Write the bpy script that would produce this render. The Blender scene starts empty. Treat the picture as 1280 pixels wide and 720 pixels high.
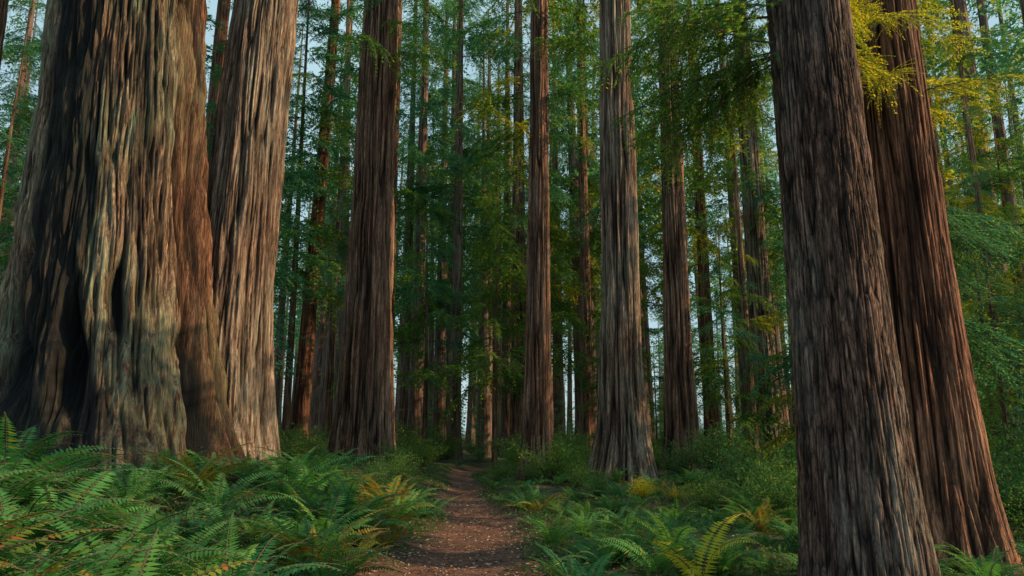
import bpy, math, random
import numpy as np
from mathutils import Vector, Matrix, Euler
random.seed(7); RNG=np.random.default_rng(7)
S=bpy.context.scene
col=S.collection
# ---------------------------------------------------------------- noise
def _h(ix,iy,iz,seed):
    n=(ix*374761393+iy*668265263+iz*2147483647+seed*1274126177)&0xFFFFFFFF
    n=((n^(n>>13))*1274126177)&0xFFFFFFFF
    n=((n^(n>>16))*2246822519)&0xFFFFFFFF
    return ((n^(n>>15))&0xFFFFFF)/float(0xFFFFFF)
def vn(x,y,z=0.0,seed=0):
    x,y,z=np.broadcast_arrays(np.asarray(x,float),np.asarray(y,float),np.asarray(z,float))
    fx,fy,fz=np.floor(x),np.floor(y),np.floor(z)
    ix,iy,iz=fx.astype(np.int64),fy.astype(np.int64),fz.astype(np.int64)
    u,v,w=x-fx,y-fy,z-fz
    u=u*u*(3-2*u);v=v*v*(3-2*v);w=w*w*(3-2*w)
    r=0
    for a in (0,1):
        for b in (0,1):
            for c in (0,1):
                r=r+_h(ix+a,iy+b,iz+c,seed)*(u if a else 1-u)*(v if b else 1-v)*(w if c else 1-w)
    return r
def sst(a,b,x):
    t=np.clip((x-a)/(b-a),0,1); return t*t*(3-2*t)
# ---------------------------------------------------------------- terrain
PY=[-20,0,9,14.6,20,27,34,45,60,90]; PX=[-.3,-.45,-.62,-.72,-1.2,-1.9,-2.1,-.5,3,12]
def pathx(y): return np.interp(y,PY,PX)+.18*np.sin(np.asarray(y)*.55)
def pathw(y): return np.interp(y,[0,9,15,27,60],[.84,.84,.60,.42,.35])
def H(x,y):
    x=np.asarray(x,float);y=np.asarray(y,float)
    d=np.abs(x-pathx(y))
    h=0.80*sst(-1.2,-5.5,x)*sst(60,10,y)+0.12*sst(1.5,5,x)
    h=h+(vn(x*.35,y*.35,0,3)-.5)*.35*sst(.4,2.5,d)+(vn(x*1.3,y*1.3,0,4)-.5)*.14*sst(.5,1.4,d)+(vn(x*5,y*5,0,5)-.5)*.035
    h=h-.10*sst(1.1,.3,d)*sst(70,30,y)
    far=sst(60,200,np.hypot(x,y))
    return h+far*(vn(x*.01,y*.01,0,9)-.3)*6
def Hs(x,y): return float(H(x,y))
# ---------------------------------------------------------------- mesh util
def mk(name,V,F,mats,smooth=False,attrs=None,mi=None,parent=None,link=True):
    me=bpy.data.meshes.new(name)
    V=np.asarray(V,np.float32);F=np.asarray(F,np.int32)
    k=F.shape[1]
    me.vertices.add(len(V));me.vertices.foreach_set('co',V.ravel())
    me.loops.add(F.size);me.loops.foreach_set('vertex_index',F.ravel())
    me.polygons.add(len(F));me.polygons.foreach_set('loop_start',np.arange(0,F.size,k,dtype=np.int32))
    me.polygons.foreach_set('loop_total',np.full(len(F),k,np.int32))
    if mi is not None: me.polygons.foreach_set('material_index',np.asarray(mi,np.int32))
    me.polygons.foreach_set('use_smooth',np.full(len(F),smooth,bool))
    me.update(calc_edges=True)
    for m in mats: me.materials.append(m)
    for an,av in (attrs or {}).items():
        a=me.attributes.new(an,'FLOAT','POINT');a.data.foreach_set('value',np.asarray(av,np.float32))
    if not link: return me
    o=bpy.data.objects.new(name,me);col.objects.link(o)
    if parent: o.parent=parent
    return o
def inst(name,me,loc,rot,sc,parent):
    o=bpy.data.objects.new(name,me);col.objects.link(o)
    o.location=loc;o.rotation_euler=rot;o.scale=(sc,sc,sc) if not hasattr(sc,'__len__') else sc
    if parent:o.parent=parent
    return o
def empty(name,loc=(0,0,0)):
    o=bpy.data.objects.new(name,None);o.location=loc;o.empty_display_size=.3;col.objects.link(o);return o
# ---------------------------------------------------------------- materials
def sc3(c,f): return tuple(x*f for x in c)
class N:
    def __init__(s,name):
        s.m=bpy.data.materials.new(name);s.m.use_nodes=True;s.t=s.m.node_tree
        s.t.nodes.clear();s.out=s.n('ShaderNodeOutputMaterial')
    def n(s,t,**k):
        x=s.t.nodes.new(t)
        for a,b in k.items(): setattr(x,a,b)
        return x
    def l(s,a,b): s.t.links.new(a,b)
    def noise(s,scale,detail=5,sc=None,rough=.6,dist=0):
        tc=s.n('ShaderNodeTexCoord');mp=s.n('ShaderNodeMapping')
        if sc: mp.inputs['Scale'].default_value=sc
        s.l(tc.outputs['Object'],mp.inputs[0]);n=s.n('ShaderNodeTexNoise')
        n.inputs['Scale'].default_value=scale;n.inputs['Detail'].default_value=detail
        n.inputs['Roughness'].default_value=rough;n.inputs['Distortion'].default_value=dist
        s.l(mp.outputs[0],n.inputs['Vector']);return n.outputs['Fac']
    def ramp(s,src,stops):
        r=s.n('ShaderNodeValToRGB');e=r.color_ramp.elements
        while len(e)<len(stops): e.new(.5)
        for i,(p,c) in enumerate(stops): e[i].position=p;e[i].color=(tuple(c) if hasattr(c,'__len__') else (c,)*3)+((1,))
        s.l(src,r.inputs[0]);return r.outputs[0]
    def mix(s,f,a,b,mode='MIX'):
        m=s.n('ShaderNodeMix',data_type='RGBA',blend_type=mode)
        for v,i in ((f,0),(a,6),(b,7)):
            if hasattr(v,'is_linked') or hasattr(v,'links'): s.l(v,m.inputs[i])
            elif i==0: m.inputs[0].default_value=v
            else: m.inputs[i].default_value=tuple(v)+(1,)
        return m.outputs[2]
    def attr(s,a): return s.n('ShaderNodeAttribute',attribute_name=a).outputs['Fac']
BK=.95
def bark(name,ridge,furrow,lichen,lam=.5,zs=.05,far=False):
    ridge,furrow,lichen=sc3(ridge,BK),sc3(furrow,BK*.5),sc3(lichen,BK)
    k=N(name)
    fib=k.noise(10,8,(1,1,zs),.7,.25);fine=k.noise(40,6,(1,1,.2),.7);big=k.noise(.9,5,(1,1,.35))
    f2=k.noise(26,4,(1,1,zs*1.2),.6,.3)
    ra=k.attr('ridge')
    c=k.mix(k.ramp(ra,[(.30,0.),(.92,1.)]),furrow,ridge)
    c=k.mix(.9,c,k.ramp(fib,[(.36,(.20,.15,.12)),(.5,(.85,.80,.77)),(.63,(1.7,1.62,1.55))]),'MULTIPLY')
    if not far:
        c=k.mix(.85,c,k.ramp(f2,[(.30,1.25),(.44,1.),(.5,.18),(.56,1.),(.7,1.35)]),'MULTIPLY')
    c=k.mix(.5,c,k.ramp(fine,[(.3,.4),(.7,1.6)]),'MULTIPLY')
    c=k.mix(.8,c,k.ramp(k.noise(.6,3,(1.6,1.6,.5)),[(.35,(.70,.60,.54)),(.65,(1.25,1.22,1.18))]),'MULTIPLY')
    lm=k.ramp(big,[(.42,0.),(.6,lam)])
    lf=k.mix(1,lm,k.ramp(fib,[(.42,.0),(.56,1.)]),'MULTIPLY')
    lf=k.mix(1,lf,ra,'MULTIPLY')
    c=k.mix(lf,c,lichen)
    c=k.mix(k.attr('red'),c,k.mix(1,c,(.75,.52,.42),'MULTIPLY'))
    c=k.mix(k.attr('char'),c,(.012,.012,.013))
    b=k.n('ShaderNodeBsdfPrincipled');b.inputs['Roughness'].default_value=.85;b.inputs['Specular IOR Level'].default_value=.25
    k.l(c,b.inputs['Base Color'])
    if not far:
        bp=k.n('ShaderNodeBump');bp.inputs['Strength'].default_value=1;bp.inputs['Distance'].default_value=.04
        h=k.mix(.3,k.mix(.5,fib,k.ramp(f2,[(.40,.75),(.5,.15),(.6,.85)])),fine);k.l(h,bp.inputs['Height']);k.l(bp.outputs[0],b.inputs['Normal'])
    k.l(b.outputs[0],k.out.inputs[0]);return k.m
LF=.92
def leaf(name,c1,c2,c3=None,trans=.4,amt3=.0,f=None):
    f=f or LF;c1,c2=sc3(c1,f),sc3(c2,f);c3=sc3(c3,f) if c3 else None
    k=N(name)
    oi=k.n('ShaderNodeObjectInfo');v=k.attr('v')
    c=k.mix(v,c1,c2)
    c=k.mix(.75,c,k.ramp(oi.outputs['Random'],[(0,(.42,.6,.72)),(.5,(1,1,1)),(1,(1.45,1.2,.7))]),'MULTIPLY')
    if c3:
        g=k.n('ShaderNodeNewGeometry')
        c=k.mix(k.ramp(g.outputs['Random Per Island'],[(1-amt3-.01,0.),(1-amt3,1.)]),c,c3)
    b=k.n('ShaderNodeBsdfDiffuse')
    k.l(c,b.inputs[0]);t=k.n('ShaderNodeBsdfTranslucent')
    c2_=k.mix(1,c,(1.35,1.25,.6),'MULTIPLY');k.l(c2_,t.inputs[0])
    m=k.n('ShaderNodeMixShader');m.inputs[0].default_value=trans
    k.l(b.outputs[0],m.inputs[1]);k.l(t.outputs[0],m.inputs[2]);k.l(m.outputs[0],k.out.inputs[0]);return k.m
B_RED=bark('bark_redwood',(.41,.235,.165),(.045,.020,.013),(.28,.25,.19),.4)
B_GREY=bark('bark_grey',(.42,.295,.225),(.035,.021,.015),(.31,.32,.25),.65)
B_GIANT=bark('bark_giant',(.35,.25,.185),(.028,.019,.014),(.19,.28,.17),.85)
B_DARK=bark('bark_near',(.28,.175,.14),(.03,.016,.012),(.18,.21,.18),.65,.14)
B_WARM=bark('bark_warm',(.38,.18,.115),(.05,.020,.012),(.2,.18,.12),.3)
B_FAR=bark('bark_far_hazed',(.26,.17,.145),(.13,.08,.07),(.2,.24,.23),.5,.05,True)  # distance haze put into the colour: far bark lightened
L_BOUGH=leaf('redwood_needles',(.05,.15,.045),(.16,.33,.08),(.42,.40,.06),.5,.08)
L_TEAL=leaf('needles_shade_tint',(.045,.18,.125),(.12,.35,.21),(.3,.4,.1),.5,.04)  # cool shade put into the needle colour as teal
L_GOLD=leaf('needles_sunlit_tint',(.26,.33,.04),(.60,.50,.05),(.2,.32,.05),.6,.3,1.)  # sunlight put into the needle colour as yellow
L_FAR=leaf('needles_far_hazed',(.06,.21,.165),(.18,.40,.25),(.42,.46,.12),.5,.07)  # pale teal base colour stands in for haze on far needles
L_FERN=leaf('fern_leaf',(.04,.15,.06),(.15,.41,.13),(.34,.36,.07),.4,.03,.95)
L_FERN2=leaf('fern_leaf_yellowing',(.16,.28,.05),(.42,.38,.06),(.5,.18,.05),.4,.2)
L_FERNY=leaf('fern_leaf_yellow',(.42,.42,.04),(.7,.6,.06),None,.45,0,1.)
L_SHRUB=leaf('shrub_leaf',(.05,.15,.055),(.18,.36,.12),(.4,.4,.1),.45,.06)
L_COVER=leaf('ground_cover_leaf',(.03,.10,.035),(.11,.23,.07),(.28,.20,.07),.35,.12)
L_LITTER=leaf('dead_leaf',(.12,.05,.028),(.34,.16,.09),(.60,.44,.32),.05,.20)
kk=N('twig_wood');bb=kk.n('ShaderNodeBsdfPrincipled');kk.l(kk.ramp(kk.noise(20),[(.3,(.05,.03,.02)),(.7,(.14,.09,.06))]),bb.inputs['Base Color']);bb.inputs['Roughness'].default_value=.9;kk.l(bb.outputs[0],kk.out.inputs[0]);TWIG=kk.m
# ---------------------------------------------------------------- ground
xs=np.concatenate([-np.geomspace(900,16,45)[:-1],np.arange(-16,16.01,.11),np.geomspace(16,900,45)[1:]])
ys=np.concatenate([-np.geomspace(400,6,25)[:-1],np.arange(-6,34,.13),np.geomspace(34,1500,70)])
gx,gy=np.meshgrid(xs,ys);gz=H(gx,gy)
nx,ny=len(xs),len(ys)
ii=np.arange(nx*ny).reshape(ny,nx)
F=np.stack([ii[:-1,:-1],ii[:-1,1:],ii[1:,1:],ii[1:,:-1]],-1).reshape(-1,4)
pd=np.abs(gx-pathx(gy))/pathw(gy)+(vn(gx*2.2,gy*2.2,0,21)-.5)*.9+(vn(gx*7,gy*7,0,22)-.5)*.5
pm=sst(1.35,.65,pd)*sst(75,45,gy)
k=N('forest_floor')
n1=k.noise(1.3,6);n2=k.noise(14,8,None,.7);n3=k.noise(60,6,None,.7);n4=k.noise(2.3,4)
soil=k.ramp(n2,[(.3,(.03,.016,.010)),(.5,(.085,.045,.028)),(.68,(.18,.10,.065))])
green=k.ramp(n2,[(.3,(.015,.035,.013)),(.55,(.04,.08,.025)),(.7,(.10,.09,.04))])
fl=k.mix(k.ramp(n1,[(.38,0.),(.6,1.)]),soil,green)
pth=k.ramp(n3,[(.3,(.07,.030,.022)),(.5,(.21,.094,.066)),(.7,(.41,.215,.15))])
pth=k.mix(.75,pth,k.ramp(n2,[(.3,.35),(.7,1.35)]),'MULTIPLY')
pth=k.mix(.8,pth,k.ramp(n4,[(.35,.5),(.65,1.2)]),'MULTIPLY')
c=k.mix(k.attr('path'),fl,pth)
b=k.n('ShaderNodeBsdfPrincipled');b.inputs['Roughness'].default_value=.95;k.l(c,b.inputs['Base Color'])
bp=k.n('ShaderNodeBump');bp.inputs['Strength'].default_value=1;bp.inputs['Distance'].default_value=.04
k.l(k.mix(.5,n2,n3),bp.inputs['Height']);k.l(bp.outputs[0],b.inputs['Normal']);k.l(b.outputs[0],k.out.inputs[0])
mk('forest_ground',np.stack([gx,gy,gz],-1).reshape(-1,3),F,[k.m],True,{'path':pm.ravel()})
# ---------------------------------------------------------------- trunks
def trunk(name,X,Y,r,flare,fh,Ht,mat,nth=220,zvis=20,dz=.09,lean=(0,0),fd=.05,sp=.14,vs=1.6,lobe=.12,seed=1,twist=0.,special=None,parent=None,tap=.8,wide=.42,pk=.1):
    D=math.hypot(X,Y);d=np.array([-X,-Y])/D;rt=np.array([-d[1],d[0]])
    zs=np.concatenate([np.arange(-.8,zvis,dz),np.linspace(zvis,Ht,26)])
    th=np.linspace(-math.pi,math.pi,nth,endpoint=False)
    T,Z=np.meshgrid(th,zs);zp=np.clip(Z,0,None)
    R=r*(1-tap*zp/Ht)+flare*np.exp(-zp/fh)
    tw=T+twist*Z
    cs,sn=np.cos(tw),np.sin(tw)
    lob=(vn(cs*1.7+5,sn*1.7+5,Z*.06,seed)-.5)*2
    lob2=(vn(cs*3.6+5,sn*3.6+5,Z*.12,seed+1)-.5)*2
    e=.35+.65*np.exp(-zp/(fh*1.8))
    Rr=R*(1+lobe*e*lob+lobe*.8*e*lob2)
    q=r/sp
    wx=(vn(cs*q*.4,sn*q*.4,Z*.7,seed+2)-.5)*.35
    tw2=tw+wx*sp/r*2.0
    c2,s2=np.cos(tw2),np.sin(tw2)
    n=vn(c2*q,s2*q,Z/vs,seed+3);m=vn(c2*q*2.1,s2*q*2.1,Z/vs*1.3,seed+4);o=vn(c2*q*5,s2*q*5,Z*1.2,seed+5);p=vn(c2*q*2,s2*q*2,Z*5,seed+6)
    rg=np.clip(np.abs(2*n-1)/wide,0,1)**.6
    rm=np.clip(np.abs(2*m-1)/wide,0,1)**.6
    fdd=fd*(1-.5*zp/Ht)
    disp=-(1-rg)*fdd-(1-rm)*fdd*.65+(o-.5)*fdd*.6+(p-.5)*fdd*pk
    ridge=np.clip(.5*rg+.35*rm+.35*(o-.25),0,1);char=np.zeros_like(T);red=np.zeros_like(T)
    if special: Rr,disp,ridge,char,red=special(T,Z,Rr,disp,ridge,char)
    RR=Rr+disp
    lx=lean[0]*zp/10;ly=lean[1]*zp/10
    x=X+RR*(np.cos(T)*d[0]+np.sin(T)*rt[0])+lx
    y=Y+RR*(np.cos(T)*d[1]+np.sin(T)*rt[1])+ly
    z0=Hs(X,Y)
    V=np.stack([x,y,Z+z0],-1).reshape(-1,3)
    nz=len(zs);ii=np.arange(nz*nth).reshape(nz,nth);jj=np.roll(ii,-1,1)
    F=np.stack([ii[:-1],jj[:-1],jj[1:],ii[1:]],-1).reshape(-1,4)
    V-=np.array([X,Y,z0])
    ob=mk(name,V,F,[mat],True,{'ridge':ridge.ravel(),'char':char.ravel(),'red':red.ravel()},parent=parent)
    ob.location=(X,Y,z0)
    return ob
def giant(T,Z,R,disp,ridge,char):
    zz0=np.clip(Z,0,99)
    R=R*(1+.10*np.exp(-((T-1.25)/.32)**2)-.13*np.exp(-((T-.80)/.10)**2)-.10*np.exp(-((T+.62)/.10)**2)*np.exp(-zz0/9)+.05*np.exp(-((T+.2)/.3)**2))
    R=R+.30*np.exp(-zz0/1.3)*np.clip(np.sin(T*5+.6),0,1)
    w=(vn(T*3,Z*.8,0,77)-.5)*.35
    band=sst(.0,.16,.52-np.abs(T+.60+w+.012*(Z-5)))
    edge=vn(T*22,Z*1.1,0,78);e2=vn(T*60,Z*2.5,0,83)
    char=np.maximum(char,np.clip(band*1.4-.5*edge-.35*e2,0,.93))
    strk=sst(.57,.67,vn(T*11+3,Z*.35,0,84))*.85
    char=np.maximum(char,strk*(T>-.2)*(.4+.6*e2))
    base=sst(3.2,.4,Z+2.2*(vn(T*5,Z*.6,0,85)-.5))
    char=np.maximum(char,base*(.25+.6*edge)*.8)
    for (tc,zc,tw,zw,dp) in ((-.30,2.0,.10,1.1,.65),(-.98,2.4,.17,1.5,.8),(.12,3.1,.05,.7,.35),(.80,1.0,.07,1.4,.35)):
        zz=(Z-zc)/zw;tt=(T-tc-(vn(Z*1.5,0,0,79)-.5)*.16)/(tw*np.clip(1.15-.35*zz,.3,2))
        g=np.exp(-(np.abs(tt)**3+np.abs(zz)**3));R=R-dp*g;char=np.maximum(char,np.clip(g*1.8,0,1))
    b=vn(T*6,Z*1.0,0,80);b2=vn(T*17,Z*2.2,0,81);b3=vn(T*45,Z*3,0,82);R=R+(b-.5)*.12+(b2-.5)*.09+(b3-.5)*.05
    right=sst(.78,.86,T)
    return R,disp,np.clip(ridge*(.6+.5*b2+.4*b3),0,1),char,right*.9
trees={}
def T_(key,*a,**k): trees[key]=trunk('redwood_tree',*a,**k);return trees[key]
T_('A',-8.0,14.3,1.70,.72,2.6,62,B_GIANT,nth=720,zvis=12,dz=.035,fd=.10,sp=.10,vs=2.2,lobe=.10,seed=11,special=giant,tap=1.0,lean=(-.45,0),wide=.5)
T_('B',-6.35,15.6,.88,.62,2.0,60,B_GREY,nth=420,zvis=13,dz=.045,fd=.085,sp=.105,vs=2.1,lobe=.12,seed=22,twist=.035,tap=.9,lean=(.42,0),wide=.5)
T_('C',-5.3,26,.93,.38,2.6,62,B_RED,nth=340,zvis=20,dz=.08,fd=.13,sp=.17,vs=4,lobe=.08,seed=33,lean=(.03,0),wide=.5)
T_('F',.92,27,.50,.24,1.8,55,B_RED,nth=200,zvis=20,dz=.08,fd=.075,sp=.12,vs=3.5,lobe=.10,seed=44,lean=(.12,0),wide=.5)
T_('G',3.6,24,.72,.42,1.7,60,B_GREY,nth=280,zvis=19,dz=.07,fd=.115,sp=.15,vs=4,lobe=.10,seed=55,lean=(.12,0),wide=.5)
T_('H',6.9,30,.60,.32,2.2,58,B_RED,nth=200,zvis=23,dz=.09,fd=.09,sp=.14,vs=3.5,lobe=.10,seed=66,lean=(.12,0),wide=.5)
T_('I',14.0,40,.72,.35,2.5,60,B_GREY,nth=180,zvis=30,dz=.13,fd=.07,sp=.16,vs=3,lobe=.08,seed=77,wide=.5)
T_('J',3.38,7.3,.49,.13,1.3,50,B_DARK,nth=560,zvis=8,dz=.02,fd=.024,sp=.040,vs=.42,lobe=.05,seed=88,tap=1.0,lean=(-.1,0),wide=.55,pk=.35)
T_('K',5.35,9.6,.60,.28,1.6,58,B_WARM,nth=460,zvis=10,dz=.03,fd=.055,sp=.085,vs=2.1,lobe=.08,seed=99,tap=.9,wide=.5)
T_('Z',-12.9,15.5,.8,.3,1.5,58,B_RED,nth=240,zvis=13,dz=.08,fd=.05,sp=.12,vs=2,lobe=.1,seed=101)
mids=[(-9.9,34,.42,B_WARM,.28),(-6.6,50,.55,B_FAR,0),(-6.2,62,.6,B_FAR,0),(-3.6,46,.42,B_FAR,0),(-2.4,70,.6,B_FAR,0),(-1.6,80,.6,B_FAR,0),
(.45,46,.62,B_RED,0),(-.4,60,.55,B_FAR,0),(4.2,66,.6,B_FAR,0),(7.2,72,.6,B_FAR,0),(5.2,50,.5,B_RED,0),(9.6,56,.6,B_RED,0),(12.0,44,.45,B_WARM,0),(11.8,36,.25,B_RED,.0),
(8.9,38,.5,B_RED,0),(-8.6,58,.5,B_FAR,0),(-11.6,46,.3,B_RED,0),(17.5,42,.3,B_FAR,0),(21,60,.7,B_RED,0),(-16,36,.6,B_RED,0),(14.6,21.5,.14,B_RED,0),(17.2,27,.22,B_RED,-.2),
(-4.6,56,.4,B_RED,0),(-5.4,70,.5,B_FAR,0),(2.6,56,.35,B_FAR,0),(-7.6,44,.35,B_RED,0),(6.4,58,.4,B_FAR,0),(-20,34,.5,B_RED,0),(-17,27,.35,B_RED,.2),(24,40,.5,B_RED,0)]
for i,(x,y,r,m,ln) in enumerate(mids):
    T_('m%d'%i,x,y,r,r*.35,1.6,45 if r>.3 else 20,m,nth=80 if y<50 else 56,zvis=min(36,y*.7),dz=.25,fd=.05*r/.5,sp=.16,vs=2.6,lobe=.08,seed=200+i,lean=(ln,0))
# ---------------------------------------------------------------- foliage sprays
def leaves(P,Dr,Nn,L,W,vv,wpos=.4):
    a=P;b=P+Dr*(L*wpos)[:,None]+Nn*(W/2)[:,None];c=P+Dr*L[:,None];d=P+Dr*(L*wpos)[:,None]-Nn*(W/2)[:,None]
    V=np.stack([a,b,c,d],1).reshape(-1,3);F=np.arange(len(V)).reshape(-1,4)
    return V,F,np.repeat(vv,4)
def nrm(a): return a/np.maximum(np.linalg.norm(a,axis=-1,keepdims=True),1e-9)
def stick(p0,p1,r0,r1):
    p0,p1=np.array(p0),np.array(p1);d=nrm(p1-p0);u=nrm(np.cross(d,[.13,.2,.97]));w=np.cross(d,u)
    V=[]
    for p,r in((p0,r0),(p1,r1)):
        for k in range(3):
            a=k*2.0944;V.append(p+r*(math.cos(a)*u+math.sin(a)*w))
    return np.array(V),np.array([[0,1,4,3],[1,2,5,4],[2,0,3,5]])
class Acc:
    def __init__(s): s.V=[];s.F=[];s.v=[];s.m=[];s.n=0
    def add(s,V,F,v,m):
        s.V.append(V);s.F.append(F+s.n);s.v.append(v if hasattr(v,'__len__') else np.full(len(V),v));s.m.append(np.full(len(F),m));s.n+=len(V)
    def arr(s): return np.concatenate(s.V),np.concatenate(s.F),np.concatenate(s.v),np.concatenate(s.m)
def bough(L,nside,ll,lw,step,rng,droop=.35,hang=.5):
    A=Acc();ph=rng.uniform(0,6)
    def ax(t): return np.array([L*t,L*.06*math.sin(t*5+ph),L*(.12*t-droop*t*t)])
    for i in range(6):
        a,b=i/6,(i+1)/6;V,F=stick(ax(a),ax(b),.014*L/2*(1-a)+.003,.014*L/2*(1-b)+.003);A.add(V,F,0.,1)
    for i in range(nside):
        t=.1+.9*(i/nside)+rng.uniform(-.03,.03);t=min(t,1)
        sgn=1 if i%2 else -1
        p=ax(t);sl=L*(.42*(1-t)**.7*min(1,t*3+.3)+.08)*rng.uniform(.4,1.25)
        ang=sgn*rng.uniform(.6,1.2)
        d=np.array([math.cos(ang),math.sin(ang),rng.uniform(-.55,.15)]);d/=np.linalg.norm(d)
        n=max(3,int(sl/step));s=np.linspace(.05,1,n)
        drp=hang*rng.uniform(.2,1.3)
        P=p+np.outer(s*sl,d)+np.outer(s*s*sl*drp,[0,0,-1])
        if ll<.3: V,F=stick(P[0],P[-1],.004,.002);A.add(V,F,0.,1)
        dd=nrm(np.gradient(P,axis=0));side=nrm(np.cross(dd,[0,0,1.]))
        cv=rng.uniform(0,1)
        for sg in(-1,1):
            Dr=nrm(dd*.75+sg*side*rng.uniform(.6,1,(n,1))+rng.normal(0,.25,(n,3)))
            Nn=nrm(np.cross(Dr,nrm(rng.normal(0,.5,(n,3))+[0,0,1])))
            LL=ll*rng.uniform(.6,1.2,n)*(1.05-.4*s)
            A.add(*leaves(P,Dr,Nn,LL,np.full(n,lw)*rng.uniform(.7,1.3,n),np.clip(cv*.6+rng.uniform(0,.5,n),0,1)),0)
    return A.arr()
rng=np.random.default_rng(3)
raw_f=[bough(2.2,42,.085,.022,.030,rng,droop=rng.uniform(.15,.5)) for _ in range(4)]
raw_m=[bough(3.2,34,.19,.07,.08,rng,droop=rng.uniform(.2,.65),hang=.7) for _ in range(6)]
def bm(raw,name,mat): return [mk(name,a[0],a[1],[mat,TWIG],False,{'v':a[2]},a[3],link=False) for a in raw]
fine_g=bm(raw_f,'bough',L_BOUGH);fine_y=bm(raw_f,'bough_sunlit_tint',L_GOLD);fine_t=bm(raw_f,'bough_shade_tint',L_TEAL)  # sunlit and shaded copies differ only in their painted leaf colour
mid_g=bm(raw_m,'bough_mid',L_BOUGH);mid_t=bm(raw_m,'bough_mid_shade_tint',L_TEAL);mid_y=bm(raw_m,'bough_mid_sunlit_tint',L_GOLD)
def crown(tr,z0,z1,n,meshes,s0,s1,rr=.4,az=None,lean=0,dr=(-.35,.5)):
    for i in range(n):
        z=random.uniform(z0,z1);a=random.uniform(-math.pi,math.pi) if az is None else random.gauss(az[0],az[1])
        f=(z-z0)/max(z1-z0,.1);s=(s0+(s1-s0)*f)*random.uniform(.6,1.25)
        inst('bough',random.choice(meshes),(math.cos(a)*rr+lean*z/10,math.sin(a)*rr,z),(random.uniform(-.5,.5),random.uniform(*dr),a),s,tr)
for kx,z0,z1,n in (('C',14,34,24),('F',10,34,40),('G',15,34,24),('H',12,36,36),('I',14,38,42),('A',14,34,12),('B',13,34,12)):
    crown(trees[kx],z0,z1,n,mid_g+mid_t+mid_y[:2],.9,1.2)
for i,(x,y,r,m,ln) in enumerate(mids):
    top=40 if r>.3 else 19
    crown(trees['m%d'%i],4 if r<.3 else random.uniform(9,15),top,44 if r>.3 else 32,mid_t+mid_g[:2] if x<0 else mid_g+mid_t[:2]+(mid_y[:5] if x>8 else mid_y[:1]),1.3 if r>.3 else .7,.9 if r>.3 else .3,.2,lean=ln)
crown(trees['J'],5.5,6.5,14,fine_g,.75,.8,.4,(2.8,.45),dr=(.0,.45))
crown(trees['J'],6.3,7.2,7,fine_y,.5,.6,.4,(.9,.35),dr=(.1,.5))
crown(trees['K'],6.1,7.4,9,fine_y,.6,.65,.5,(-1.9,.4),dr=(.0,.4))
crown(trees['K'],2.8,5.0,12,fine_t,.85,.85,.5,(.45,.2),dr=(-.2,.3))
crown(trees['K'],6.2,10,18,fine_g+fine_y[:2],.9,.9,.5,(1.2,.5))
def young(name,X,Y,h,r,n,meshes,s,z0=1.):
    z=Hs(X,Y);pts=[np.array([math.sin(t*3+X)*.15*t,math.cos(t*2+Y)*.12*t,h*t-.2]) for t in np.linspace(0,1,9)]
    Vs=[];k=8
    for i,p in enumerate(pts):
        rr=r*(1-i/8.6)
        for j in range(k): Vs.append(p+np.array([math.cos(j*6.2832/k)*rr,math.sin(j*6.2832/k)*rr,0]))
    F=[[i*k+j,i*k+(j+1)%k,(i+1)*k+(j+1)%k,(i+1)*k+j] for i in range(8) for j in range(k)]
    o=mk(name,np.array(Vs),F,[B_RED],True,{'ridge':np.full(len(Vs),.6),'char':np.zeros(len(Vs))});o.location=(X,Y,z)
    for i in range(n):
        f=(i+random.random())/n;zz=z0+(h-z0)*f**.9;a=random.uniform(0,6.28)
        inst('bough',random.choice(meshes),(0,0,zz),(random.uniform(-.5,.5),random.uniform(-.4,.4),a),s*(1.1-f*.8)*random.uniform(.5,1.25),o)
    return o
yh='young_hemlock_tree'
young(yh,-.9,38,17,.16,52,mid_g,1.0,4)
young(yh,-4.8,40,15,.15,42,mid_g+mid_t,1.0,4)
young(yh,1.9,42,19,.16,52,mid_g+mid_y[:1],1.0,5)
young(yh,9.8,33,12,.13,40,mid_g+mid_t,.9,2)
young(yh,12.6,30,14,.14,46,mid_g+mid_t+mid_y[:1],.9,2)
young(yh,12.8,19.5,9,.09,54,fine_t+fine_g,.95,1.2)
young(yh,11.0,16.3,8,.07,46,fine_t+fine_y[:1]+fine_g,.85,1.5)
young(yh,16.5,23,14,.1,60,mid_g+mid_y[:4],.75,2)
young(yh,19,28,18,.13,60,mid_g+mid_y[:3],.9,3)
young(yh,15,27,17,.13,50,mid_g+mid_y[:3],.8,5)
young(yh,-10.5,27,24,.16,70,mid_t,1.0,5)
young(yh,-17,26,18,.13,60,mid_t,1.0,2)
young(yh,-15.5,21,15,.12,54,mid_t+mid_g[:1],.85,2)
young(yh,-21,30,20,.13,60,mid_t,1.1,2)
young(yh,5.5,40,10,.12,36,mid_g+mid_y[:1],.8,2)
young(yh,-7.8,38,9,.1,36,mid_g,.8,2)
young(yh,-10.2,33,28,.2,80,mid_t+mid_g[:2],1.15,7)
young(yh,7.6,44,20,.16,54,mid_g+mid_t,1.0,3)
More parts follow.
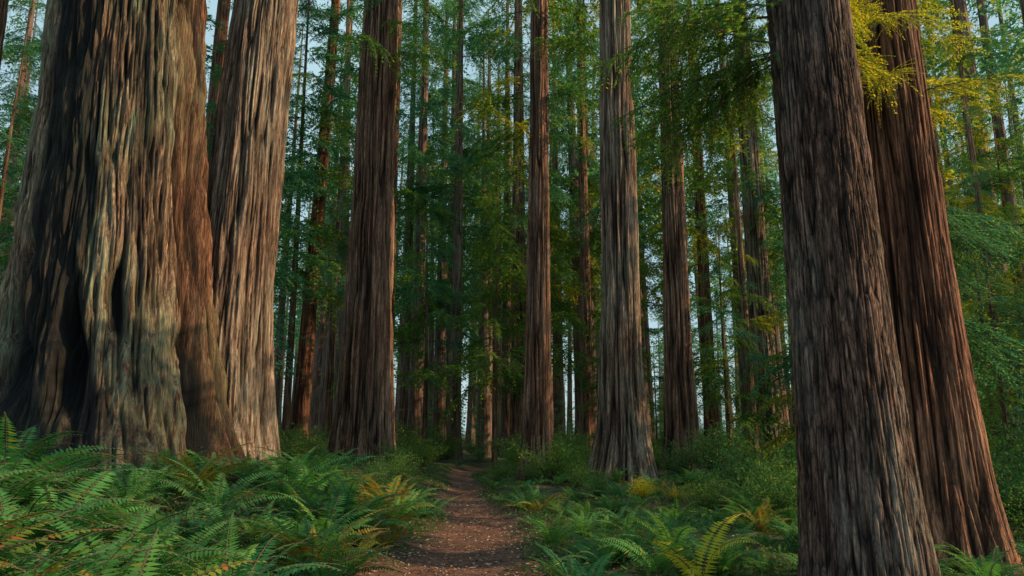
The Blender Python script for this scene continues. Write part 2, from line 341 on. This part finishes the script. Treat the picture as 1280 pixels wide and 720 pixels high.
# ---------------------------------------------------------------- distant forest
raw_d=[bough(4.2,16,.5,.2,.26,rng,droop=rng.uniform(.2,.6)) for _ in range(6)]
def dtree(h,r,z0,nb,sc,seed):
    rg=np.random.default_rng(seed);A=Acc();k=9
    zs=np.linspace(-1,h,14);V=[]
    for z in zs:
        rr=r*(1-.9*max(z,0)/h)+r*.35*math.exp(-max(z,0)/1.5)
        for j in range(k): V.append((math.cos(j*6.2832/k)*rr,math.sin(j*6.2832/k)*rr,z))
    F=[[i*k+j,i*k+(j+1)%k,(i+1)*k+(j+1)%k,(i+1)*k+j] for i in range(13) for j in range(k)]
    A.add(np.array(V),np.array(F),.5,1)
    for i in range(nb):
        f=(i+rg.random())/nb;z=z0+(h-z0)*f;a=rg.uniform(0,6.28);s=sc*(1.15-.9*f)*rg.uniform(.4,1.2)
        b=raw_d[rg.integers(6)];keep=b[3]==0
        R=np.array(Euler((rg.uniform(-.6,.6),rg.uniform(-.35,.5),a)).to_matrix())
        Vb=(b[0]*s)@R.T+[0,0,z]
        A.add(Vb,b[1][keep],np.clip(b[2]*.5+rg.uniform(0,.5),0,1),0)
    V,F,v,m=A.arr()
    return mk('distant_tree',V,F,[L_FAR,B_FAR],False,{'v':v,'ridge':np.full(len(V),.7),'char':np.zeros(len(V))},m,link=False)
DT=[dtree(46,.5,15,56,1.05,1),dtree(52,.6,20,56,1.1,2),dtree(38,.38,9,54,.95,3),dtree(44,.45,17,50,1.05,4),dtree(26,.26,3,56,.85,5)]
forest=empty('distant_redwood_forest')
pts=[]
def ok(x,y,dm):
    for (a,b) in pts:
        if (a-x)**2+(b-y)**2<dm*dm: return False
    return True
az=math.radians(99);el=math.radians(26);sd=(math.sin(az),math.cos(az))
def lineof(x,y):
    dx,dy=x-3.95,y-7.05;return dx*sd[0]+dy*sd[1],abs(dx*sd[1]-dy*sd[0])
def corridor(x,y):
    al,pe=lineof(x,y);return al>0 and pe<7.5 and al<125
cnt=0
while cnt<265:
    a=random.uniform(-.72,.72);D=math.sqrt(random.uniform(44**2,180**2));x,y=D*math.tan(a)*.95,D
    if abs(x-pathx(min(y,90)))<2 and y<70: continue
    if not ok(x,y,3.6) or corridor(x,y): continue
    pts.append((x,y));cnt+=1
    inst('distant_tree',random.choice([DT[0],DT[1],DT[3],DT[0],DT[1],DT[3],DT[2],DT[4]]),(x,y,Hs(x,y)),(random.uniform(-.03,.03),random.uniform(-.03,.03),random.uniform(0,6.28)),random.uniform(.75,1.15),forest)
cnt=0
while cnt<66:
    x=random.choice([-1,-1,1,1,1])*random.uniform(18,70);y=random.uniform(0,60) if x<0 else random.uniform(-22,56)  # right-hand flank trees out of view are added to block the sun
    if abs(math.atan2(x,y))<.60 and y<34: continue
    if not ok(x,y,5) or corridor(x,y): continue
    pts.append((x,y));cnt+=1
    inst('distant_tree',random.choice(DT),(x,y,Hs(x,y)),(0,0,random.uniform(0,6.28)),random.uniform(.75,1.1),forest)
us=empty('understory_saplings')
for i in range(230):
    D=random.uniform(33,110) if i<110 else random.uniform(80,170);a=random.uniform(-.66,.66);x=D*math.tan(a);y=D
    if abs(x-pathx(min(y,90)))<1.5 and y<75: continue
    inst('sapling',DT[4],(x,y,Hs(x,y)-.5),(0,0,random.uniform(0,6.28)),random.uniform(.12,.30) if i<110 else random.uniform(.3,.6),us)
# ---------------------------------------------------------------- ferns
def fern(nf,Lf,rng,npn=30,up=1.05):
    A=Acc()
    for i in range(nf):
        az_=i*2.399+rng.uniform(-.3,.3);L=Lf*rng.uniform(.7,1.15);el_=up*rng.uniform(.65,1.2)
        t=np.linspace(0,1,npn);ang=el_-(el_+rng.uniform(-.1,.7))*t**1.2
        ds=L/npn;rx=np.cumsum(np.cos(ang)*ds);rz=np.cumsum(np.sin(ang)*ds)
        bend=rng.uniform(-.25,.25)*t**2*L
        c,s=math.cos(az_),math.sin(az_)
        P=np.stack([rx*c-bend*s,rx*s+bend*c,rz],1)
        dd=nrm(np.gradient(P,axis=0));side=nrm(np.cross(dd,[0,0,1.]));upv=np.cross(side,dd)
        roll=rng.uniform(-.5,.5);side=side*math.cos(roll)+upv*math.sin(roll)
        w=L*.135*np.clip(np.sin(np.clip(t*1.02+.04,0,1)**.62*math.pi),0.05,1)
        cv=rng.uniform(0,.6)
        for sg in(-1,1):
            q=slice(3,npn)
            Dr=nrm(sg*side[q]+dd[q]*.28-np.array([0,0,.22])+rng.normal(0,.07,(npn-3,3)))
            Nn=nrm(dd[q]+rng.normal(0,.12,(npn-3,3)))
            A.add(*leaves(P[q],Dr,Nn,w[q]*rng.uniform(.85,1.1,npn-3),np.full(npn-3,L/npn*.9),np.clip(cv+.4*t[q]*rng.uniform(.5,1,npn-3),0,1),.28),0)
        for j in range(0,npn-3,4):
            V,F=stick(P[j],P[min(j+4,npn-1)],.0045,.003);A.add(V,F,.3,1)
    return A.arr()
raw_fern=[fern(random.choice([11,13,15]),1.0,rng,34,random.choice([1.05,1.2])) for _ in range(5)]
raw_ff=[fern(12,.85,rng,16) for _ in range(3)]
FN=bm(raw_fern,'fern_fronds',L_FERN);FY=bm(raw_fern[:3],'fern_fronds_yellowing',L_FERN2);FF=bm(raw_ff,'fern_fronds_small',L_FERN)
FG=bm([fern(6,1.0,rng,34,1.15)],'fern_fronds_yellow',L_FERNY)
fernmass=empty('sword_fern_undergrowth')
def trunkhit(x,y):
    for t in trees.values():
        if (t.location.x-x)**2+(t.location.y-y)**2<(1.9 if t is trees['A'] else .75)**2: return True
    return False
def putf(x,y,s=1,ml=FN,name='fern',par=fernmass):
    return inst(name,random.choice(ml),(x,y,Hs(x,y)-.03),(random.uniform(-.12,.12),random.uniform(-.12,.12),random.uniform(0,6.28)),s,par)
n=0
while n<140:
    y=random.uniform(3.4,15);x=-random.uniform(1.0,1+y*.72)
    if x>pathx(y)-pathw(y)-.35 or trunkhit(x,y): continue
    putf(x,y,random.uniform(.7,1.35),FN if random.random()<.86 else FY);n+=1
n=0
while n<180:
    y=random.uniform(7,24);x=random.uniform(.3,.5+y*.72)
    if x<pathx(y)+pathw(y)+.45 or trunkhit(x,y) or (y<8 and x>2.2): continue
    putf(x,y,random.uniform(.35,.95),FN if random.random()<.93 else FY);n+=1
n=0
while n<440:
    y=13+47*random.random()**1.4;x=random.uniform(-.8,.8)*y
    if abs(x-pathx(y))<pathw(y)+.3 or trunkhit(x,y): continue
    putf(x,y,random.uniform(.5,1.1),FF);n+=1
for x,y,s,ml in ((-3.2,5.0,1.15,FN),(-2.0,5.9,.95,FN),(-4.2,6.4,1.4,FN),(-5.2,7.6,1.5,FN),(-5.9,8.6,1.5,FN),(-2.6,7.0,1.2,FN),(-1.9,9.2,.7,FY),(-1.8,10.5,.8,FY),(-2.0,12,.8,FY),(-2.6,13.5,.9,FY),(-3.2,15,.9,FY),(4.7,7.5,.8,FN),(2.2,8.2,.75,FN),(1.9,7.7,1.1,FG),(-8.6,11.6,1.4,FN),(-7.2,11.4,1.3,FN),(-5.9,12.6,1.2,FN),(-9.8,12.2,1.5,FN),(4.9,8.0,.8,FN)):
    putf(x,y,s,ml,'sword_fern',None)
# ---------------------------------------------------------------- shrubs and ground cover
def shrub(r,h,ns,ll,rng):
    A=Acc()
    for i in range(ns):
        a=rng.uniform(0,6.28);out=r*rng.uniform(.2,1);hh=h*rng.uniform(.5,1)*(1-.35*out/r)
        t=np.linspace(0,1,9);P=np.stack([math.cos(a)*out*t**1.3,math.sin(a)*out*t**1.3,hh*t**.8],1)+rng.normal(0,.02,(9,3))
        V,F=stick(P[0],P[4],.008,.005);A.add(V,F,0,1);V,F=stick(P[4],P[8],.005,.002);A.add(V,F,0,1)
        cv=rng.uniform(0,.6)
        for j in range(3,9):
            for q in range(3):
                d=nrm(rng.normal(0,1,3)*[1,1,.5]);n=6;s=np.linspace(.1,1,n)*rng.uniform(.12,.3)*h
                Q=P[j]+np.outer(s,d);Dr=nrm(d+rng.normal(0,.7,(n,3)));Nn=nrm(np.cross(Dr,nrm(rng.normal(0,.5,(n,3))+[0,0,1])))
                A.add(*leaves(Q,Dr,Nn,ll*rng.uniform(.6,1.2,n),ll*.5*rng.uniform(.7,1.2,n),np.clip(cv+rng.uniform(0,.4,n),0,1)),0)
    return A.arr()
raw_s=[shrub(.8,1.1,38,.05,rng) for _ in range(3)]
SH=bm(raw_s,'shrub_leaves',L_SHRUB);SY=bm(raw_s[:1],'shrub_yellow',L_FERNY)
def putsh(x,y,s,ml=SH,name='huckleberry_shrub'):
    inst(name,random.choice(ml),(x,y,Hs(x,y)-.05),(0,0,random.uniform(0,6.28)),s,None)
for x,y,s in ((4.6,13,1.0),(5.2,14.5,1.3),(6.2,15.5,1.5),(4.0,15,1.0),(7.2,17,1.5),(5.6,18,1.3),(8.6,12.5,1.2),(9.4,14,1.6),(8.0,11,1.0),(10.5,16,1.8),(11.5,18,1.9),(9.0,19,1.5),(2.2,19,.8),(-3.2,17,.8),(-3.2,21,1.0),(13.5,20,2),(12.2,13.5,1.5),(-3.9,24,1.0),(-3.6,29,1.4),(.2,31,1.2),(1.8,24,.9),(-7.2,24,1.2),(5.4,24,1.3),(-.4,26,.9),(2.3,27,1.2)):
    putsh(x,y,s)
putsh(3.05,17.5,.55,SY)
shm=empty('distant_shrubs')
for i in range(180):
    y=random.uniform(22,75);x=random.uniform(-.75,.75)*y
    if abs(x-pathx(y))<1.2 or trunkhit(x,y): continue
    inst('shrub',random.choice(SH),(x,y,Hs(x,y)-.05),(0,0,random.uniform(0,6.28)),random.uniform(.8,2.2),shm)
def scatter(name,n,mat,ll,lw,flat,cond,yr,xr,zoff=.012,seed=5,wp=.4):
    g=np.random.default_rng(seed);x=g.uniform(*xr,n);y=yr[0]+(yr[1]-yr[0])*g.random(n)**1.5
    m=cond(x,y,g);x,y=x[m],y[m];n=len(x);P=np.stack([x,y,H(x,y)+zoff+g.uniform(0,.015,n)],1)
    a=g.uniform(0,6.28,n);Dr=nrm(np.stack([np.cos(a),np.sin(a),g.normal(0,1,n)*flat+flat*.6],1));Nn=nrm(np.cross(Dr,nrm(g.normal(0,.3,(n,3))+[0,0,1])))
    V,F,v=leaves(P,Dr,Nn,ll*g.uniform(.5,1.4,n),lw*g.uniform(.5,1.4,n),g.random(n),wp)
    mk(name,V,F,[mat],False,{'v':v})
pathc=lambda x,y:np.abs(x-pathx(y))/pathw(y)
scatter('leaf_litter',90000,L_LITTER,.06,.022,.12,lambda x,y,g:(pathc(x,y)<2.2)|(g.random(len(x))<.35),(5,26),(-7,8))
scatter('fallen_twigs',8000,TWIG,.24,.012,.06,lambda x,y,g:(pathc(x,y)<2.8)|(g.random(len(x))<.4),(5,26),(-7,8),.02,6)
scatter('ground_cover_leaves',190000,L_COVER,.09,.035,.6,lambda x,y,g:(pathc(x,y)>1.0+.5*g.random(len(x)))&(vn(x*1.1,y*1.1,0,31)>.3),(6,36),(-13,17),.03,8)
# ---------------------------------------------------------------- light, sky, camera
w=bpy.data.worlds.new('World');S.world=w;w.use_nodes=True;nt=w.node_tree
sky=nt.nodes.new('ShaderNodeTexSky');sky.sky_type='NISHITA';sky.sun_disc=False;sky.sun_elevation=el;sky.sun_rotation=az
sky.dust_density=1.5;sky.air_density=1.0
tc=nt.nodes.new('ShaderNodeTexCoord');ns=nt.nodes.new('ShaderNodeTexNoise');ns.inputs['Scale'].default_value=2.2;ns.inputs['Detail'].default_value=6
nt.links.new(tc.outputs['Generated'],ns.inputs['Vector'])
rp=nt.nodes.new('ShaderNodeValToRGB');rp.color_ramp.elements[0].position=.3;rp.color_ramp.elements[0].color=(.45,)*3+(1,);rp.color_ramp.elements[1].position=.65;rp.color_ramp.elements[1].color=(.85,)*3+(1,)
nt.links.new(ns.outputs['Fac'],rp.inputs[0])
mx=nt.nodes.new('ShaderNodeMix');mx.data_type='RGBA';nt.links.new(rp.outputs[0],mx.inputs[0]);nt.links.new(sky.outputs[0],mx.inputs[6]);mx.inputs[7].default_value=(3.7,5.4,5.9,1)
bg=nt.nodes['Background'];nt.links.new(mx.outputs[2],bg.inputs[0]);bg.inputs[1].default_value=.15
sl=bpy.data.lights.new('sun','SUN');sl.energy=5;sl.angle=math.radians(.5);sl.color=(1,.72,.40)
so=bpy.data.objects.new('sun',sl);col.objects.link(so)
sv=Vector((math.sin(az)*math.cos(el),math.cos(az)*math.cos(el),math.sin(el)));so.rotation_euler=sv.to_track_quat('Z','Y').to_euler()
cd=bpy.data.cameras.new('camera');cd.lens=25.3;cd.sensor_width=36;cd.clip_end=4000;cd.clip_start=.05
co=bpy.data.objects.new('camera',cd);col.objects.link(co);co.location=(0,0,1.6)
co.rotation_euler=(math.radians(90+11.6),0,0);S.camera=co
S.view_settings.view_transform='Standard'
